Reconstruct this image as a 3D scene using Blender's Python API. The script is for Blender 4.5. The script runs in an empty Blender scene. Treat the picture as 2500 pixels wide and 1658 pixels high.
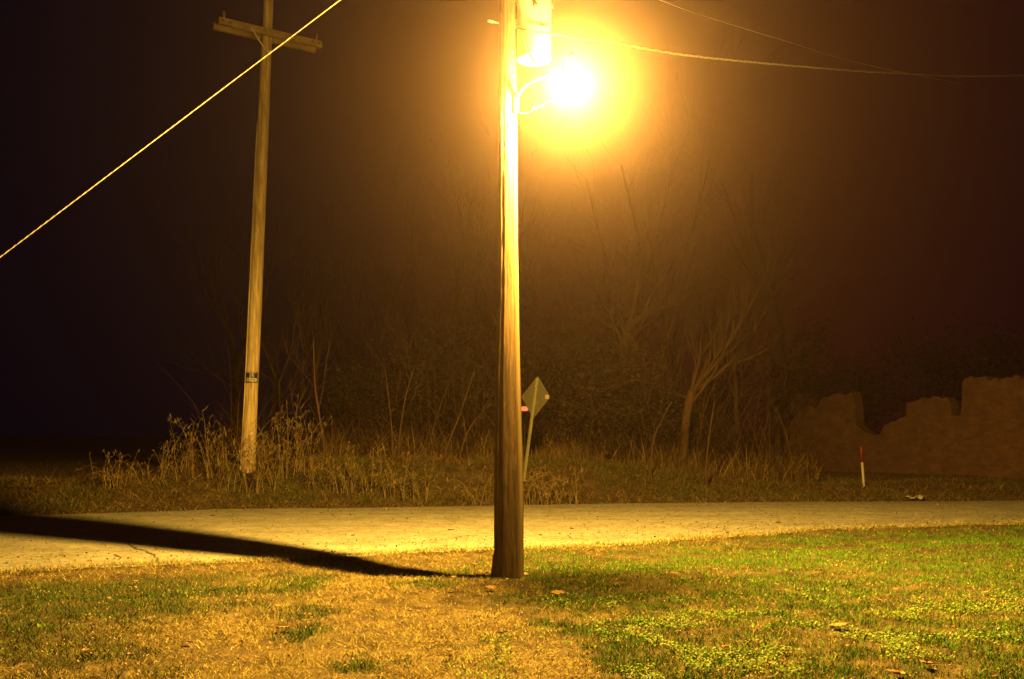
import bpy, math, random
import numpy as np
from mathutils import Vector, Matrix, noise as mnoise

random.seed(7); RNG = np.random.default_rng(11)
S = bpy.context.scene; COL = S.collection
R = math.radians

# ------------------------------------------------------------ camera
F = 2430.0; PITCH = math.atan((1060 - 829) / F); CAMZ = 1.6
cd = bpy.data.cameras.new('camera'); cam = bpy.data.objects.new('camera', cd); COL.objects.link(cam)
cam.location = (0, 0, CAMZ); cam.rotation_euler = (R(90) + PITCH, 0, 0)
cd.sensor_width = 36; cd.lens = F / 2500 * 36; cd.clip_end = 800; cd.clip_start = 0.05
S.camera = cam
# ------------------------------------------------------------ night sky
w = bpy.data.worlds.new('World'); S.world = w; w.use_nodes = True
bg = w.node_tree.nodes['Background']; bg.inputs[1].default_value = 1.0
# navy night on the left, ahead and right a dull red painted in as tails of the lamp glow
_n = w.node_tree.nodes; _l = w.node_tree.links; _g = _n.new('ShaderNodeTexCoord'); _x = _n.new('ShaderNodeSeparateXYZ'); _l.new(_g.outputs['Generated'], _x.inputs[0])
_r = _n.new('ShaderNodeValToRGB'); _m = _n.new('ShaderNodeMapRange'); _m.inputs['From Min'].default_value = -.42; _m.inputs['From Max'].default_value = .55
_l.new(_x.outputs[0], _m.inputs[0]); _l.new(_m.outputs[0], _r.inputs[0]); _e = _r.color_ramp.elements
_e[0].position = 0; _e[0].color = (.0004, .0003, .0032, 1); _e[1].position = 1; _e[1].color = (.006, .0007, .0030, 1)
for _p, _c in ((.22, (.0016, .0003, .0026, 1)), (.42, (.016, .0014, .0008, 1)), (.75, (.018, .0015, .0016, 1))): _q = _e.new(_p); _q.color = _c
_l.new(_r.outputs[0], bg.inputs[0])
S.view_settings.view_transform = 'Standard'; S.view_settings.look = 'None'
S.view_settings.exposure = 0; S.view_settings.gamma = 1
S.cycles.use_denoising = True; S.cycles.volume_bounces = 0; S.cycles.max_bounces = 5
# street lamp light (built with the lamp below); haze density
LAMP_W = 18500.0; LAMP_RGB = (1.0, 0.535, 0.070); HAZE = 0.00175; HAZE_G = 0.945; HAZE_RGB = (1, .74, .75)

# ------------------------------------------------------------ helpers
CP, SP = math.cos(PITCH), math.sin(PITCH)
def ray(px, py):
    u, v = (px - 1250) / F, -(py - 829) / F
    return Vector((u, CP - v * SP, SP + v * CP))
def P(px, py, Y):
    r = ray(px, py); t = Y / r.y
    return Vector((r.x * t, Y, CAMZ + r.z * t))
def G(px, py, z=0.0):
    r = ray(px, py); t = (z - CAMZ) / r.z
    return Vector((r.x * t, r.y * t, z))
def mpp(pt):                       # metres per photo pixel at a point
    return (pt.y * CP + (pt.z - CAMZ) * SP) / F

def setp(o, label=None, cat=None, group=None, kind=None):
    if label: o['label'] = label
    if cat: o['category'] = cat
    if group: o['group'] = group
    if kind: o['kind'] = kind
    return o
def link(o, parent=None):
    COL.objects.link(o)
    if parent: o.parent = parent
    return o
def empty(name, loc, label, cat, group=None):
    o = bpy.data.objects.new(name, None); o.location = loc; o.empty_display_size = .1
    link(o); return setp(o, label, cat, group)
class MB:
    """collects world-space geometry, builds one mesh object"""
    def __init__(s): s.v = []; s.f = []
    def add(s, vs, fs):
        b = len(s.v); s.v += [tuple(v) for v in vs]; s.f += [tuple(i + b for i in f) for f in fs]
    def box(s, c, sx, sy, sz, rot=None):
        c = Vector(c); vs = []
        for x in (-.5, .5):
            for y in (-.5, .5):
                for z in (-.5, .5):
                    d = Vector((x * sx, y * sy, z * sz))
                    if rot: d = rot @ d
                    vs.append(c + d)
        s.add(vs, [(0, 1, 3, 2), (4, 6, 7, 5), (0, 4, 5, 1), (2, 3, 7, 6), (0, 2, 6, 4), (1, 5, 7, 3)])
    def tube(s, pts, rad, n=8, cap=True):
        pts = [Vector(p) for p in pts]
        if not hasattr(rad, '__len__'): rad = [rad] * len(pts)
        vs = []; fs = []; prev = None
        for i, p in enumerate(pts):
            t = (pts[min(i + 1, len(pts) - 1)] - pts[max(i - 1, 0)]).normalized()
            if prev is None:
                a = Vector((0, 0, 1)) if abs(t.z) < .9 else Vector((1, 0, 0))
                u = t.cross(a).normalized()
            else:
                u = (prev - t * prev.dot(t)).normalized()
            prev = u; q = t.cross(u)
            for k in range(n):
                an = 2 * math.pi * k / n
                vs.append(p + (u * math.cos(an) + q * math.sin(an)) * rad[i])
            if i:
                b = (i - 1) * n
                for k in range(n):
                    fs.append((b + k, b + (k + 1) % n, b + n + (k + 1) % n, b + n + k))
        if cap:
            fs.append(tuple(range(n))[::-1]); b = (len(pts) - 1) * n; fs.append(tuple(b + k for k in range(n)))
        s.add(vs, fs)
    def lathe(s, c, prof, n=28):
        c = Vector(c); vs = []; fs = []
        for (r, z) in prof:
            for k in range(n):
                a = 2 * math.pi * k / n
                vs.append(c + Vector((r * math.cos(a), r * math.sin(a), z)))
        for i in range(len(prof) - 1):
            for k in range(n):
                fs.append((i * n + k, i * n + (k + 1) % n, (i + 1) * n + (k + 1) % n, (i + 1) * n + k))
        fs.append(tuple(range(n))[::-1]); b = (len(prof) - 1) * n; fs.append(tuple(b + k for k in range(n)))
        s.add(vs, fs)
    def build(s, name, m, parent=None, smooth=True, bevel=0):
        me = bpy.data.meshes.new(name)
        off = Vector((0, 0, 0))
        if parent is not None:
            q = parent
            while q is not None: off = off + q.location; q = q.parent
        me.from_pydata([tuple(Vector(v) - off) for v in s.v], [], s.f)
        me.materials.append(m)
        if smooth:
            me.shade_smooth()
        o = bpy.data.objects.new(name, me); link(o, parent)
        if bevel:
            b = o.modifiers.new('bevel', 'BEVEL'); b.width = bevel; b.segments = 2
        return o

def mat(name, c1, c2=None, scale=8, rough=.8, bump=0, bscale=None, stretch=None, metallic=0, detail=6, attr=False, lo=.35, hi=.65, spec=.3, bdist=.01):
    m = bpy.data.materials.new(name); m.use_nodes = True; nt = m.node_tree; N = nt.nodes; L = nt.links
    b = N['Principled BSDF']; b.inputs['Roughness'].default_value = rough; b.inputs['Metallic'].default_value = metallic
    b.inputs['Specular IOR Level'].default_value = spec
    b.inputs['Base Color'].default_value = (*c1, 1)
    tc = N.new('ShaderNodeTexCoord'); mp = N.new('ShaderNodeMapping')
    if stretch: mp.inputs['Scale'].default_value = stretch
    L.new(tc.outputs['Object'], mp.inputs[0])
    if attr:
        a = N.new('ShaderNodeAttribute'); a.attribute_name = 'Col'; L.new(a.outputs['Color'], b.inputs['Base Color'])
    elif c2:
        n = N.new('ShaderNodeTexNoise'); n.inputs['Scale'].default_value = scale; n.inputs['Detail'].default_value = detail
        n.inputs['Roughness'].default_value = .65
        L.new(mp.outputs[0], n.inputs['Vector'])
        r = N.new('ShaderNodeValToRGB'); r.color_ramp.elements[0].position = lo; r.color_ramp.elements[1].position = hi
        r.color_ramp.elements[0].color = (*c1, 1); r.color_ramp.elements[1].color = (*c2, 1)
        L.new(n.outputs[0], r.inputs[0]); L.new(r.outputs[0], b.inputs['Base Color'])
    if bump:
        n = N.new('ShaderNodeTexNoise'); n.inputs['Scale'].default_value = bscale or scale * 2; n.inputs['Detail'].default_value = 8
        n.inputs['Roughness'].default_value = .7
        L.new(mp.outputs[0], n.inputs['Vector'])
        bp = N.new('ShaderNodeBump'); bp.inputs['Strength'].default_value = bump; bp.inputs['Distance'].default_value = bdist
        L.new(n.outputs[0], bp.inputs['Height']); L.new(bp.outputs[0], b.inputs['Normal'])
    return m
def emis(name, c, s, add_transparent=False):
    m = bpy.data.materials.new(name); m.use_nodes = True; nt = m.node_tree; N = nt.nodes; L = nt.links
    N.remove(N['Principled BSDF']); out = N['Material Output']
    e = N.new('ShaderNodeEmission'); e.inputs[0].default_value = (*c, 1); e.inputs[1].default_value = s
    if add_transparent:
        t = N.new('ShaderNodeBsdfTransparent'); t.inputs[0].default_value = (.97, .95, .93, 1)
        a = N.new('ShaderNodeAddShader'); L.new(e.outputs[0], a.inputs[0]); L.new(t.outputs[0], a.inputs[1]); L.new(a.outputs[0], out.inputs[0])
    else: L.new(e.outputs[0], out.inputs[0])
    return m

M = {}
M['pole'] = mat('weathered_pole_wood', (.045, .028, .018), (.22, .15, .095), scale=5, rough=.9, bump=1.0, bscale=9, stretch=(4, 4, .28), lo=.3, hi=.62, bdist=.02)
M['moulding'] = mat('pale_wood_strip', (.24, .18, .11), (.36, .28, .18), scale=6, rough=.85, bump=.5, bscale=12, stretch=(6, 6, .3), bdist=.006)
M['farpole'] = mat('far_pole_wood', (.20, .155, .09), (.50, .41, .25), scale=5, rough=.9, bump=.8, bscale=9, stretch=(4, 4, .3), bdist=.02)
M['arm'] = mat('crossarm_wood', (.12, .09, .06), (.26, .21, .15), scale=3, rough=.9, bump=.6, bscale=8)
M['galv'] = mat('galvanised_steel', (.42, .42, .41), (.56, .56, .55), scale=9, rough=.5, metallic=.3, bump=.1)
M['tank'] = mat('pale_grey_tank_paint', (.50, .50, .48), (.62, .62, .60), scale=4, rough=.45, bump=.08)
M['porcelain'] = mat('brown_porcelain', (.10, .045, .025), (.13, .06, .03), rough=.25)
M['cable'] = mat('aluminium_strand', (.60, .58, .52), (.78, .76, .70), scale=40, rough=.5, metallic=.2)
M['blackcable'] = mat('dark_cable_jacket', (.03, .03, .03), (.05, .05, .05), rough=.6)
M['road'] = mat('worn_pale_asphalt', (.22, .225, .205), (.31, .315, .29), scale=1.6, rough=.9, bump=.5, bscale=90, bdist=.004, detail=10)
M['ground'] = mat('soil_and_thatch', (.03, .022, .011), (.12, .092, .042), scale=3, rough=1, bump=1, bscale=40, bdist=.02, detail=12)
M['blade'] = mat('grass_blades', (.1, .1, .1), rough=.85, attr=True, spec=.15)
M['leaf'] = mat('dead_leaf', (.20, .11, .05), (.40, .26, .13), scale=12, rough=.8)
M['darkleaf'] = mat('wet_dead_leaf', (.05, .03, .02), (.09, .055, .03), scale=12, rough=.8)
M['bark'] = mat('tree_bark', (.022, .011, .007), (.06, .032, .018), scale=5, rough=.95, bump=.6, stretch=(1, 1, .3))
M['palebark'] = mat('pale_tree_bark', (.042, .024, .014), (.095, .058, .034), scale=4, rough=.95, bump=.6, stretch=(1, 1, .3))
M['foliage'] = mat('evergreen_leaves', (.013, .009, .004), (.038, .026, .011), scale=2.2, rough=.7)
M['wall'] = mat('rough_render_wall', (.085, .046, .034), (.13, .072, .054), scale=2.5, rough=.95, bump=.8, bscale=22, bdist=.03, detail=10)
M['sign_alu'] = mat('dull_sign_aluminium', (.09, .09, .07), (.13, .13, .10), scale=6, rough=.55, metallic=.1)
M['sign_post'] = mat('green_grey_sign_post', (.14, .15, .08), (.20, .21, .12), scale=6, rough=.6)
M['white'] = mat('white_plastic', (.34, .33, .26), (.42, .40, .32), scale=12, rough=.5)
M['red'] = mat('red_plastic', (.13, .012, .008), (.18, .018, .012), scale=12, rough=.5)
M['black'] = mat('black_paint', (.012, .012, .012), (.02, .02, .02), rough=.5)
M['car'] = mat('dark_car_paint', (.012, .012, .014), (.018, .018, .02), rough=.35)
M['glass'] = mat('dark_glass', (.01, .01, .012), (.015, .015, .018), rough=.1)

nt = M['wall'].node_tree; N = nt.nodes; L = nt.links; pb = N['Principled BSDF']; old = pb.inputs['Base Color'].links[0].from_socket
tc = N.new('ShaderNodeTexCoord'); mp = N.new('ShaderNodeMapping'); mp.inputs['Scale'].default_value = (1.6, 1.6, 4.2); L.new(tc.outputs['Object'], mp.inputs[0])
vo = N.new('ShaderNodeTexVoronoi'); vo.inputs['Scale'].default_value = 2.6; L.new(mp.outputs[0], vo.inputs['Vector'])
rr_ = N.new('ShaderNodeValToRGB'); rr_.color_ramp.elements[0].color = (.7, .68, .66, 1); rr_.color_ramp.elements[1].color = (1.25, 1.22, 1.2, 1)
L.new(vo.outputs['Color'], rr_.inputs[0]); mx = N.new('ShaderNodeMixRGB'); mx.blend_type = 'MULTIPLY'; mx.inputs[0].default_value = .7
L.new(old, mx.inputs[1]); L.new(rr_.outputs[0], mx.inputs[2]); L.new(mx.outputs[0], pb.inputs['Base Color'])
# ------------------------------------------------------------ road edges
near_px = [(-500, 1412), (0, 1392), (300, 1381), (640, 1366), (905, 1354), (1000, 1346), (1500, 1330), (2000, 1292), (2500, 1276), (3000, 1268)]
far_px = [(-500, 1268), (0, 1258), (300, 1249), (550, 1241), (1200, 1233), (1600, 1226), (2000, 1224), (2500, 1222), (3000, 1220)]
NE = np.array([G(*p)[:2] for p in near_px]); FE = np.array([G(*p)[:2] for p in far_px])
NE = NE[np.argsort(NE[:, 0])]; FE = FE[np.argsort(FE[:, 0])]
def ext(E):
    a = E[0] + (E[0] - E[1]) / np.linalg.norm(E[0] - E[1]) * 60; b = E[-1] + (E[-1] - E[-2]) / np.linalg.norm(E[-1] - E[-2]) * 60
    return np.vstack([a, E, b])
NE = ext(NE); FE = ext(FE)
yn = lambda x: np.interp(x, NE[:, 0], NE[:, 1])
yf = lambda x: np.interp(x, FE[:, 0], FE[:, 1])
def sst(a, b, x):
    t = np.clip((x - a) / (b - a), 0, 1); return t * t * (3 - 2 * t)
def vnoise(x, y, s, seed=0):        # cheap smooth value noise
    x = np.asarray(x, float) / s + seed * 17.3; y = np.asarray(y, float) / s + seed * 5.1
    xi = np.floor(x); yi = np.floor(y); fx = x - xi; fy = y - yi
    h = lambda a, b: np.modf(np.abs(np.sin(a * 127.1 + b * 311.7 + seed) * 43758.5453))[0]
    fx = fx * fx * (3 - 2 * fx); fy = fy * fy * (3 - 2 * fy)
    return (h(xi, yi) * (1 - fx) + h(xi + 1, yi) * fx) * (1 - fy) + (h(xi, yi + 1) * (1 - fx) + h(xi + 1, yi + 1) * fx) * fy
def HT(x, y):
    x = np.asarray(x, float); y = np.asarray(y, float)
    n_, f_ = yn(x), yf(x)
    sN = n_ - y
    z = -.08 * np.sin(np.pi * np.clip(sN / 3.0, 0, 1))
    z += (vnoise(x, y, .55, 1) - .5) * .035 * np.clip(sN / .3, 0, 1) + (vnoise(x, y, .16, 2) - .5) * .02 * np.clip(sN / .2, 0, 1)
    sF = y - f_
    hb = .88 - .66 * sst(.5, 7.5, x) - .40 * sst(-6.5, -10.0, x)
    z += hb * sst(.0, 3.0, sF) + (vnoise(x, y, 1.1, 3) - .5) * .14 * sst(.3, 2, sF) * (1 - sst(5, 9, sF)) 
    z = np.where((sN < 0) & (sF < 0), -.05, z)
    return z

# ground: one sheet out to the horizon
xs = np.concatenate([np.linspace(-400, -16, 30), np.arange(-15.9, 16, .13), np.linspace(16.2, 400, 30)])
ys = np.concatenate([np.linspace(-30, 5.0, 10), np.arange(5.1, 19, .11), np.arange(19.1, 34, .2), np.linspace(34.5, 600, 36)])
XX, YY = np.meshgrid(xs, ys); ZZ = HT(XX, YY)
def gridmesh(name, X, Y, Z, m):
    ny, nx = X.shape; me = bpy.data.meshes.new(name)
    me.vertices.add(nx * ny); me.vertices.foreach_set('co', np.stack([X, Y, Z], -1).reshape(-1).astype('f'))
    i = np.arange(nx * ny).reshape(ny, nx)
    q = np.stack([i[:-1, :-1], i[:-1, 1:], i[1:, 1:], i[1:, :-1]], -1).reshape(-1)
    me.loops.add(len(q)); me.loops.foreach_set('vertex_index', q.astype('i'))
    nf = len(q) // 4; me.polygons.add(nf); me.polygons.foreach_set('loop_start', np.arange(nf, dtype='i') * 4)
    me.update(calc_edges=True); me.materials.append(m); me.shade_smooth()
    return link(bpy.data.objects.new(name, me))
ground = gridmesh('ground', XX, YY, ZZ, M['ground']); setp(ground, 'rough lawn and verge ground under the grass', 'ground', kind='structure')
# road sheet with ragged edges and a slight crown
rx = np.concatenate([np.linspace(-60, -14, 20), np.arange(-13.8, 13, .07), np.linspace(13.2, 60, 20)])
tt = np.linspace(0, 1, 26)
RX, TT = np.meshgrid(rx, tt)
a_ = yn(rx) + (vnoise(rx, rx * 0, .9, 5) - .5) * .34 + (vnoise(rx, rx * 0, .22, 6) - .5) * .16
b_ = yf(rx) + (vnoise(rx, rx * 0, 1.2, 7) - .5) * .25
RY = a_[None] * (1 - TT) + b_[None] * TT
RZ = .004 + .05 * np.sin(np.pi * TT) - .055 * (np.abs(TT - .5) > .495)
road = gridmesh('road', RX, RY, RZ, M['road']); setp(road, 'pale worn two lane road crossing behind the pole', 'road', kind='structure')
# road material: lengthwise wheel-track wear, grit and stains
nt = M['road'].node_tree; N = nt.nodes; L = nt.links; pb = N['Principled BSDF']; old = pb.inputs['Base Color'].links[0].from_socket
tc = N.new('ShaderNodeTexCoord'); mp = N.new('ShaderNodeMapping'); mp.inputs['Scale'].default_value = (.12, 1.6, 1); mp.inputs['Rotation'].default_value = (0, 0, R(-12))
L.new(tc.outputs['Object'], mp.inputs[0]); n1 = N.new('ShaderNodeTexNoise'); n1.inputs['Scale'].default_value = 1.4; n1.inputs['Detail'].default_value = 5; L.new(mp.outputs[0], n1.inputs[0])
r1 = N.new('ShaderNodeValToRGB'); r1.color_ramp.elements[0].position = .35; r1.color_ramp.elements[0].color = (.86, .85, .83, 1); r1.color_ramp.elements[1].position = .62; r1.color_ramp.elements[1].color = (1.05, 1.04, 1, 1)
L.new(n1.outputs[0], r1.inputs[0]); mx = N.new('ShaderNodeMixRGB'); mx.blend_type = 'MULTIPLY'; mx.inputs[0].default_value = 1
L.new(old, mx.inputs[1]); L.new(r1.outputs[0], mx.inputs[2])
n2 = N.new('ShaderNodeTexNoise'); n2.inputs['Scale'].default_value = 9; n2.inputs['Detail'].default_value = 12; n2.inputs['Roughness'].default_value = .85; L.new(tc.outputs['Object'], n2.inputs[0])
r2 = N.new('ShaderNodeValToRGB'); r2.color_ramp.elements[0].position = .42; r2.color_ramp.elements[0].color = (.62, .60, .56, 1); r2.color_ramp.elements[1].position = .55; r2.color_ramp.elements[1].color = (1.15, 1.15, 1.1, 1)
L.new(n2.outputs[0], r2.inputs[0]); mx2 = N.new('ShaderNodeMixRGB'); mx2.blend_type = 'MULTIPLY'; mx2.inputs[0].default_value = .95
L.new(mx.outputs[0], mx2.inputs[1]); L.new(r2.outputs[0], mx2.inputs[2]); L.new(mx2.outputs[0], pb.inputs['Base Color'])
# cracks in the road
def roadz(x, y):
    t = (y - yn(x)) / (yf(x) - yn(x)); return .004 + .05 * math.sin(math.pi * min(max(t, 0), 1))
def crack(pxs, wd):
    pts = []
    for a, b in zip(pxs[:-1], pxs[1:]):
        for k in range(7):
            t = k / 7; g = G(a[0] + (b[0] - a[0]) * t, a[1] + (b[1] - a[1]) * t, .02); pts.append(g)
    mb = MB(); vs = []; fs = []
    for i, p in enumerate(pts):
        d = (pts[min(i + 1, len(pts) - 1)] - pts[max(i - 1, 0)]); d.z = 0; d.normalize(); q = Vector((-d.y, d.x, 0))
        p = p + q * random.uniform(-.035, .035); ww = wd * random.uniform(.35, 1.2) * (1 - abs(2 * i / len(pts) - 1) ** 3)
        for s_ in (-1, 1):
            c = p + q * s_ * ww; c.z = roadz(c.x, c.y) + .004; vs.append(c)
        if i: fs.append((2 * i - 2, 2 * i, 2 * i + 1, 2 * i - 1))
    mb.add(vs, fs); mb.build('crack', M['black_crack'], road)
M['black_crack'] = mat('crack_filler', (.05, .045, .035), (.09, .08, .06), scale=30)
crack([(306, 1322), (335, 1342), (372, 1352), (393, 1369)], .022)
crack([(280, 1352), (298, 1368)], .012)
crack([(1050, 1325), (1150, 1308), (1185, 1312)], .010)
crack([(1380, 1312), (1450, 1320)], .010)
crack([(560, 1252), (700, 1256)], .02)

# ------------------------------------------------------------ grass & co (numpy blades)
def colarr(cols, n):
    cols = np.array(cols); k = RNG.integers(0, len(cols), n); c = cols[k] * (.7 + .6 * RNG.random((n, 1)))
    return np.concatenate([c, np.ones((n, 1))], 1)
def blades(name, pts, length, width, lean, cols, segs=1, droop=0, label=None, cat=None, parent=None, kind='stuff', off=(0, 0, 0)):
    """pts (n,3) roots; each blade a ribbon of `segs` quads ending in a point"""
    n = len(pts)
    if n == 0: return None
    L_ = length * (.5 + RNG.random(n)); W = width * (.6 + .8 * RNG.random(n)); az = RNG.random(n) * 2 * np.pi; le = np.clip(lean + RNG.normal(0, .3, n), 0, 1.5)
    d = np.stack([np.cos(az), np.sin(az), 0 * az], 1)
    wa = RNG.random(n) * np.pi * 2; side = np.stack([np.cos(wa), np.sin(wa), 0 * wa], 1) * W[:, None] / 2
    rows = []; p = pts.copy(); ang = le.copy()
    dr = droop * (.3 + 1.2 * RNG.random(n)) / max(segs, 1)
    for s in range(segs):
        k = 1 - .55 * s / segs
        rows.append(p - side * k); rows.append(p + side * k)
        step = (L_ / segs)[:, None] * (d * np.sin(ang)[:, None] + np.array([0, 0, 1]) * np.cos(ang)[:, None]); p = p + step; ang = ang + dr
    rows.append(p)
    nv = len(rows); V = np.stack(rows, 1).reshape(-1, 3) - np.array(off)
    base = np.arange(n) * nv
    idx = []; sizes = []
    per = []
    for s in range(segs - 1):
        b = 2 * s; per += [b, b + 1, b + 3, b + 2]; sizes.append(4)
    b = 2 * (segs - 1); per += [b, b + 1, b + 2]; sizes.append(3)
    idx = (base[:, None] + np.array(per)[None]).reshape(-1)
    sz = np.tile(sizes, n); st = np.concatenate([[0], np.cumsum(sz)[:-1]])
    me = bpy.data.meshes.new(name); me.vertices.add(len(V)); me.vertices.foreach_set('co', V.reshape(-1).astype('f'))
    me.loops.add(len(idx)); me.loops.foreach_set('vertex_index', idx.astype('i'))
    me.polygons.add(len(sz)); me.polygons.foreach_set('loop_start', st.astype('i'))
    ca = me.color_attributes.new('Col', 'FLOAT_COLOR', 'POINT')
    cc = np.repeat(colarr(cols, n), nv, axis=0); ca.data.foreach_set('color', cc.reshape(-1).astype('f'))
    me.update(calc_edges=True); me.materials.append(M['blade'])
    o = bpy.data.objects.new(name, me); link(o, parent)
    if label: setp(o, label, cat, kind=kind)
    return o
def onground(x, y, dz=0): return np.stack([x, y, HT(x, y) + dz], 1)
STRAW = [(.37, .32, .12), (.30, .25, .09), (.48, .43, .18), (.22, .17, .06), (.14, .11, .04), (.08, .055, .02)]
GREEN = [(.055, .19, .010), (.10, .23, .014), (.04, .13, .010), (.15, .24, .018), (.03, .09, .008)]
DGREEN = [(.045, .075, .014), (.07, .095, .022), (.03, .05, .012), (.12, .11, .035), (.14, .10, .04)]
# green cover: 1 = green, 0 = straw
patches = [(700, 1440, .5), (760, 1500, .35), (1040, 1428, .45), (1090, 1385, .45), (870, 1625, .35), (760, 1545, .4), (560, 1480, .25)]
PW = [(G(a, b)[0], G(a, b)[1], r) for a, b, r in patches]
def green(x, y):
    px = 1250 + x / y * F      # bearing from the path the photo was taken on
    g = sst(-.22, .55, x - (y - 9) * -.12 + (vnoise(x, y, .5, 11) - .5) * .9)
    g = g * (.6 + .4 * sst(.25, .55, vnoise(x, y, .7, 12) * .6 + vnoise(x, y, .25, 13) * .4))
    g = g * (1 - .85 * (1 - sst(.1, .75, (yn(x) - y) + (vnoise(x, y, .4, 14) - .5) * .9)))
    for cx, cy, r in PW:
        d = np.hypot((x - cx), (y - cy) * .8); g = np.maximum(g, .85 * (1 - sst(r * .3, r, d + (vnoise(x, y, .2, 15) - .5) * .25)))
    g = np.maximum(g, 1.0 * sst(-1.9, -3.7, x - (y - 9) * .12 + (vnoise(x, y, .6, 16) - .5) * 1.2) * sst(.5, 1.3, yn(x) - y))
    return g
def lawn_pts(n, margin=0.02):
    y = 5.6 + (19 - 5.6) * RNG.random(n * 3) ** 1.25; x = (RNG.random(n * 3) * 2 - 1) * (y * .56 + .4)
    k = (yn(x) - y) > margin + (vnoise(x, x * 0, .15, 21)) * .16 - .16
    return x[k][:n], y[k][:n]
poleB = G(1242, 1410)
def cut(x, y, p):
    k = (RNG.random(len(x)) < p) & (np.hypot(x - poleB.x, y - poleB.y) > .168); return x[k], y[k]
x, y = lawn_pts(480000); g = green(x, y); clump = .25 + .75 * sst(.35, .6, vnoise(x, y, .14, 31) * .6 + vnoise(x, y, .06, 32) * .4)
soil = .35 + .65 * sst(.28, .5, vnoise(x, y, 1.1, 35) * .6 + vnoise(x, y, .35, 36) * .4)
X, Y_ = cut(x, y, soil * (1 - .93 * g) * clump * (1 - .8 * (np.hypot(x - .7, (y - 10.5)) < 0)))
blades('dry_grass', onground(X, Y_, .004), .055, .0036, 1.15, STRAW, segs=2, droop=.5, label='short dead straw coloured grass matted over the lawn', cat='dry grass')
x, y = lawn_pts(480000); g = green(x, y); clump = .3 + .8 * sst(.35, .6, vnoise(x, y, .2, 33) * .6 + vnoise(x, y, .08, 34) * .4)
soil = .4 + .6 * sst(.28, .5, vnoise(x, y, 1.1, 35) * .6 + vnoise(x, y, .35, 36) * .4)
g = g * (1 - .9 * sst(-1.8, -2.8, x)); X, Y_ = cut(x, y, soil * g * clump)
blades('green_grass', onground(X, Y_, .0), .045, .0042, .6, GREEN, segs=2, droop=.7, label='short green lawn grass to the right of the pole', cat='grass')
x, y = lawn_pts(300000); X, Y_ = cut(x, y, np.where(x < -1.6, green(x, y) * sst(.2, .45, vnoise(x, y, .3, 37) * .6 + vnoise(x, y, .1, 38) * .4), 0))
blades('dark_green_grass', onground(X, Y_, 0), .06, .0045, .7, [(.03, .075, .014), (.05, .09, .018), (.02, .045, .01), (.09, .10, .03)], segs=2, droop=.7, label='darker longer green grass in the lower left of the lawn', cat='grass')
# broad leaved weeds / clover in the right foreground: small horizontal leaf faces
def leaflets(name, x, y, size, cols, label, hmax=.04, zz=None):
    n = len(x); z = (HT(x, y) + .012 + RNG.random(n) * hmax) if zz is None else zz
    c = np.stack([x, y, z], 1); az = RNG.random(n) * 2 * np.pi; s = size * (.6 + .8 * RNG.random(n))
    u = np.stack([np.cos(az), np.sin(az), RNG.normal(0, .45, n)], 1) * s[:, None] / 2; v = np.stack([-np.sin(az), np.cos(az), RNG.normal(0, .45, n)], 1) * s[:, None] / 2 * .75
    V = np.stack([c - u, c - .3 * u + v, c + .6 * u + v * .8, c + u, c + .5 * u - v * .9, c - .4 * u - v], 1).reshape(-1, 3)
    me = bpy.data.meshes.new(name); me.vertices.add(len(V)); me.vertices.foreach_set('co', V.reshape(-1).astype('f'))
    me.loops.add(len(V)); me.loops.foreach_set('vertex_index', np.arange(len(V), dtype='i')); me.polygons.add(n); me.polygons.foreach_set('loop_start', np.arange(n, dtype='i') * 6)
    ca = me.color_attributes.new('Col', 'FLOAT_COLOR', 'POINT'); ca.data.foreach_set('color', np.repeat(colarr(cols, n), 6, axis=0).reshape(-1).astype('f'))
    me.update(calc_edges=True); me.materials.append(M['blade']); o = bpy.data.objects.new(name, me); link(o); return setp(o, label, 'ground cover', kind='stuff')
x, y = lawn_pts(200000); wv = vnoise(x, y, .5, 41) * .55 + vnoise(x, y, .17, 42) * .45
k = (RNG.random(len(x)) < sst(.5, .66, wv) * sst(-.2, .8, x + (10 - y) * .15) * sst(10.6, 9.4, y) * .9 + sst(.55, .7, wv) * green(x, y) * .12)
leaflets('clover_patch', x[k], y[k], .016, [(.11, .22, .025), (.16, .26, .035), (.07, .15, .018), (.20, .27, .05)], 'bright green low leafy weeds spreading in the right foreground lawn')
# litter crumbs: tiny brown bits everywhere in the lawn
x, y = lawn_pts(16000); x, y = cut(x, y, .15 + .85 * vnoise(x, y, .3, 51))
leaflets('leaf_litter', x, y, .016, [(.20, .13, .06), (.30, .20, .10), (.08, .05, .03), (.36, .27, .14)], 'small crumbled brown leaf litter scattered in the grass', hmax=.015)
n = 5200; x = (RNG.random(n) * 2 - 1) * 11; t_ = np.abs(RNG.normal(0, .08, n)) + RNG.random(n) ** 4 * .9; t_[::3] = 1 - t_[::3]; y = yn(x) + t_ * (yf(x) - yn(x))
leaflets('road_grit', x, y, .024, [(.10, .085, .06), (.06, .05, .035), (.28, .25, .20), (.16, .11, .05)], 'scattered grit and crumbled leaf bits lying along the road edges', zz=.012 + .05 * np.sin(np.pi * t_) + .004)
# tufts spilling over the near road edge
n = 26000; x = (RNG.random(n) * 2 - 1) * 11; y = yn(x) - .05 + RNG.normal(0, .09, n) + (vnoise(x, x * 0, .3, 61) - .5) * .3
k = np.abs(x) < y * .56 + .5; x = x[k]; y = y[k]; zz = np.maximum(HT(x, y), .0)
blades('verge_grass', np.stack([x, y, zz], 1), .055, .005, .8, STRAW[:4] + DGREEN[:2], segs=2, droop=.6, label='ragged dry grass fringe along the near edge of the road', cat='dry grass')

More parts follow.
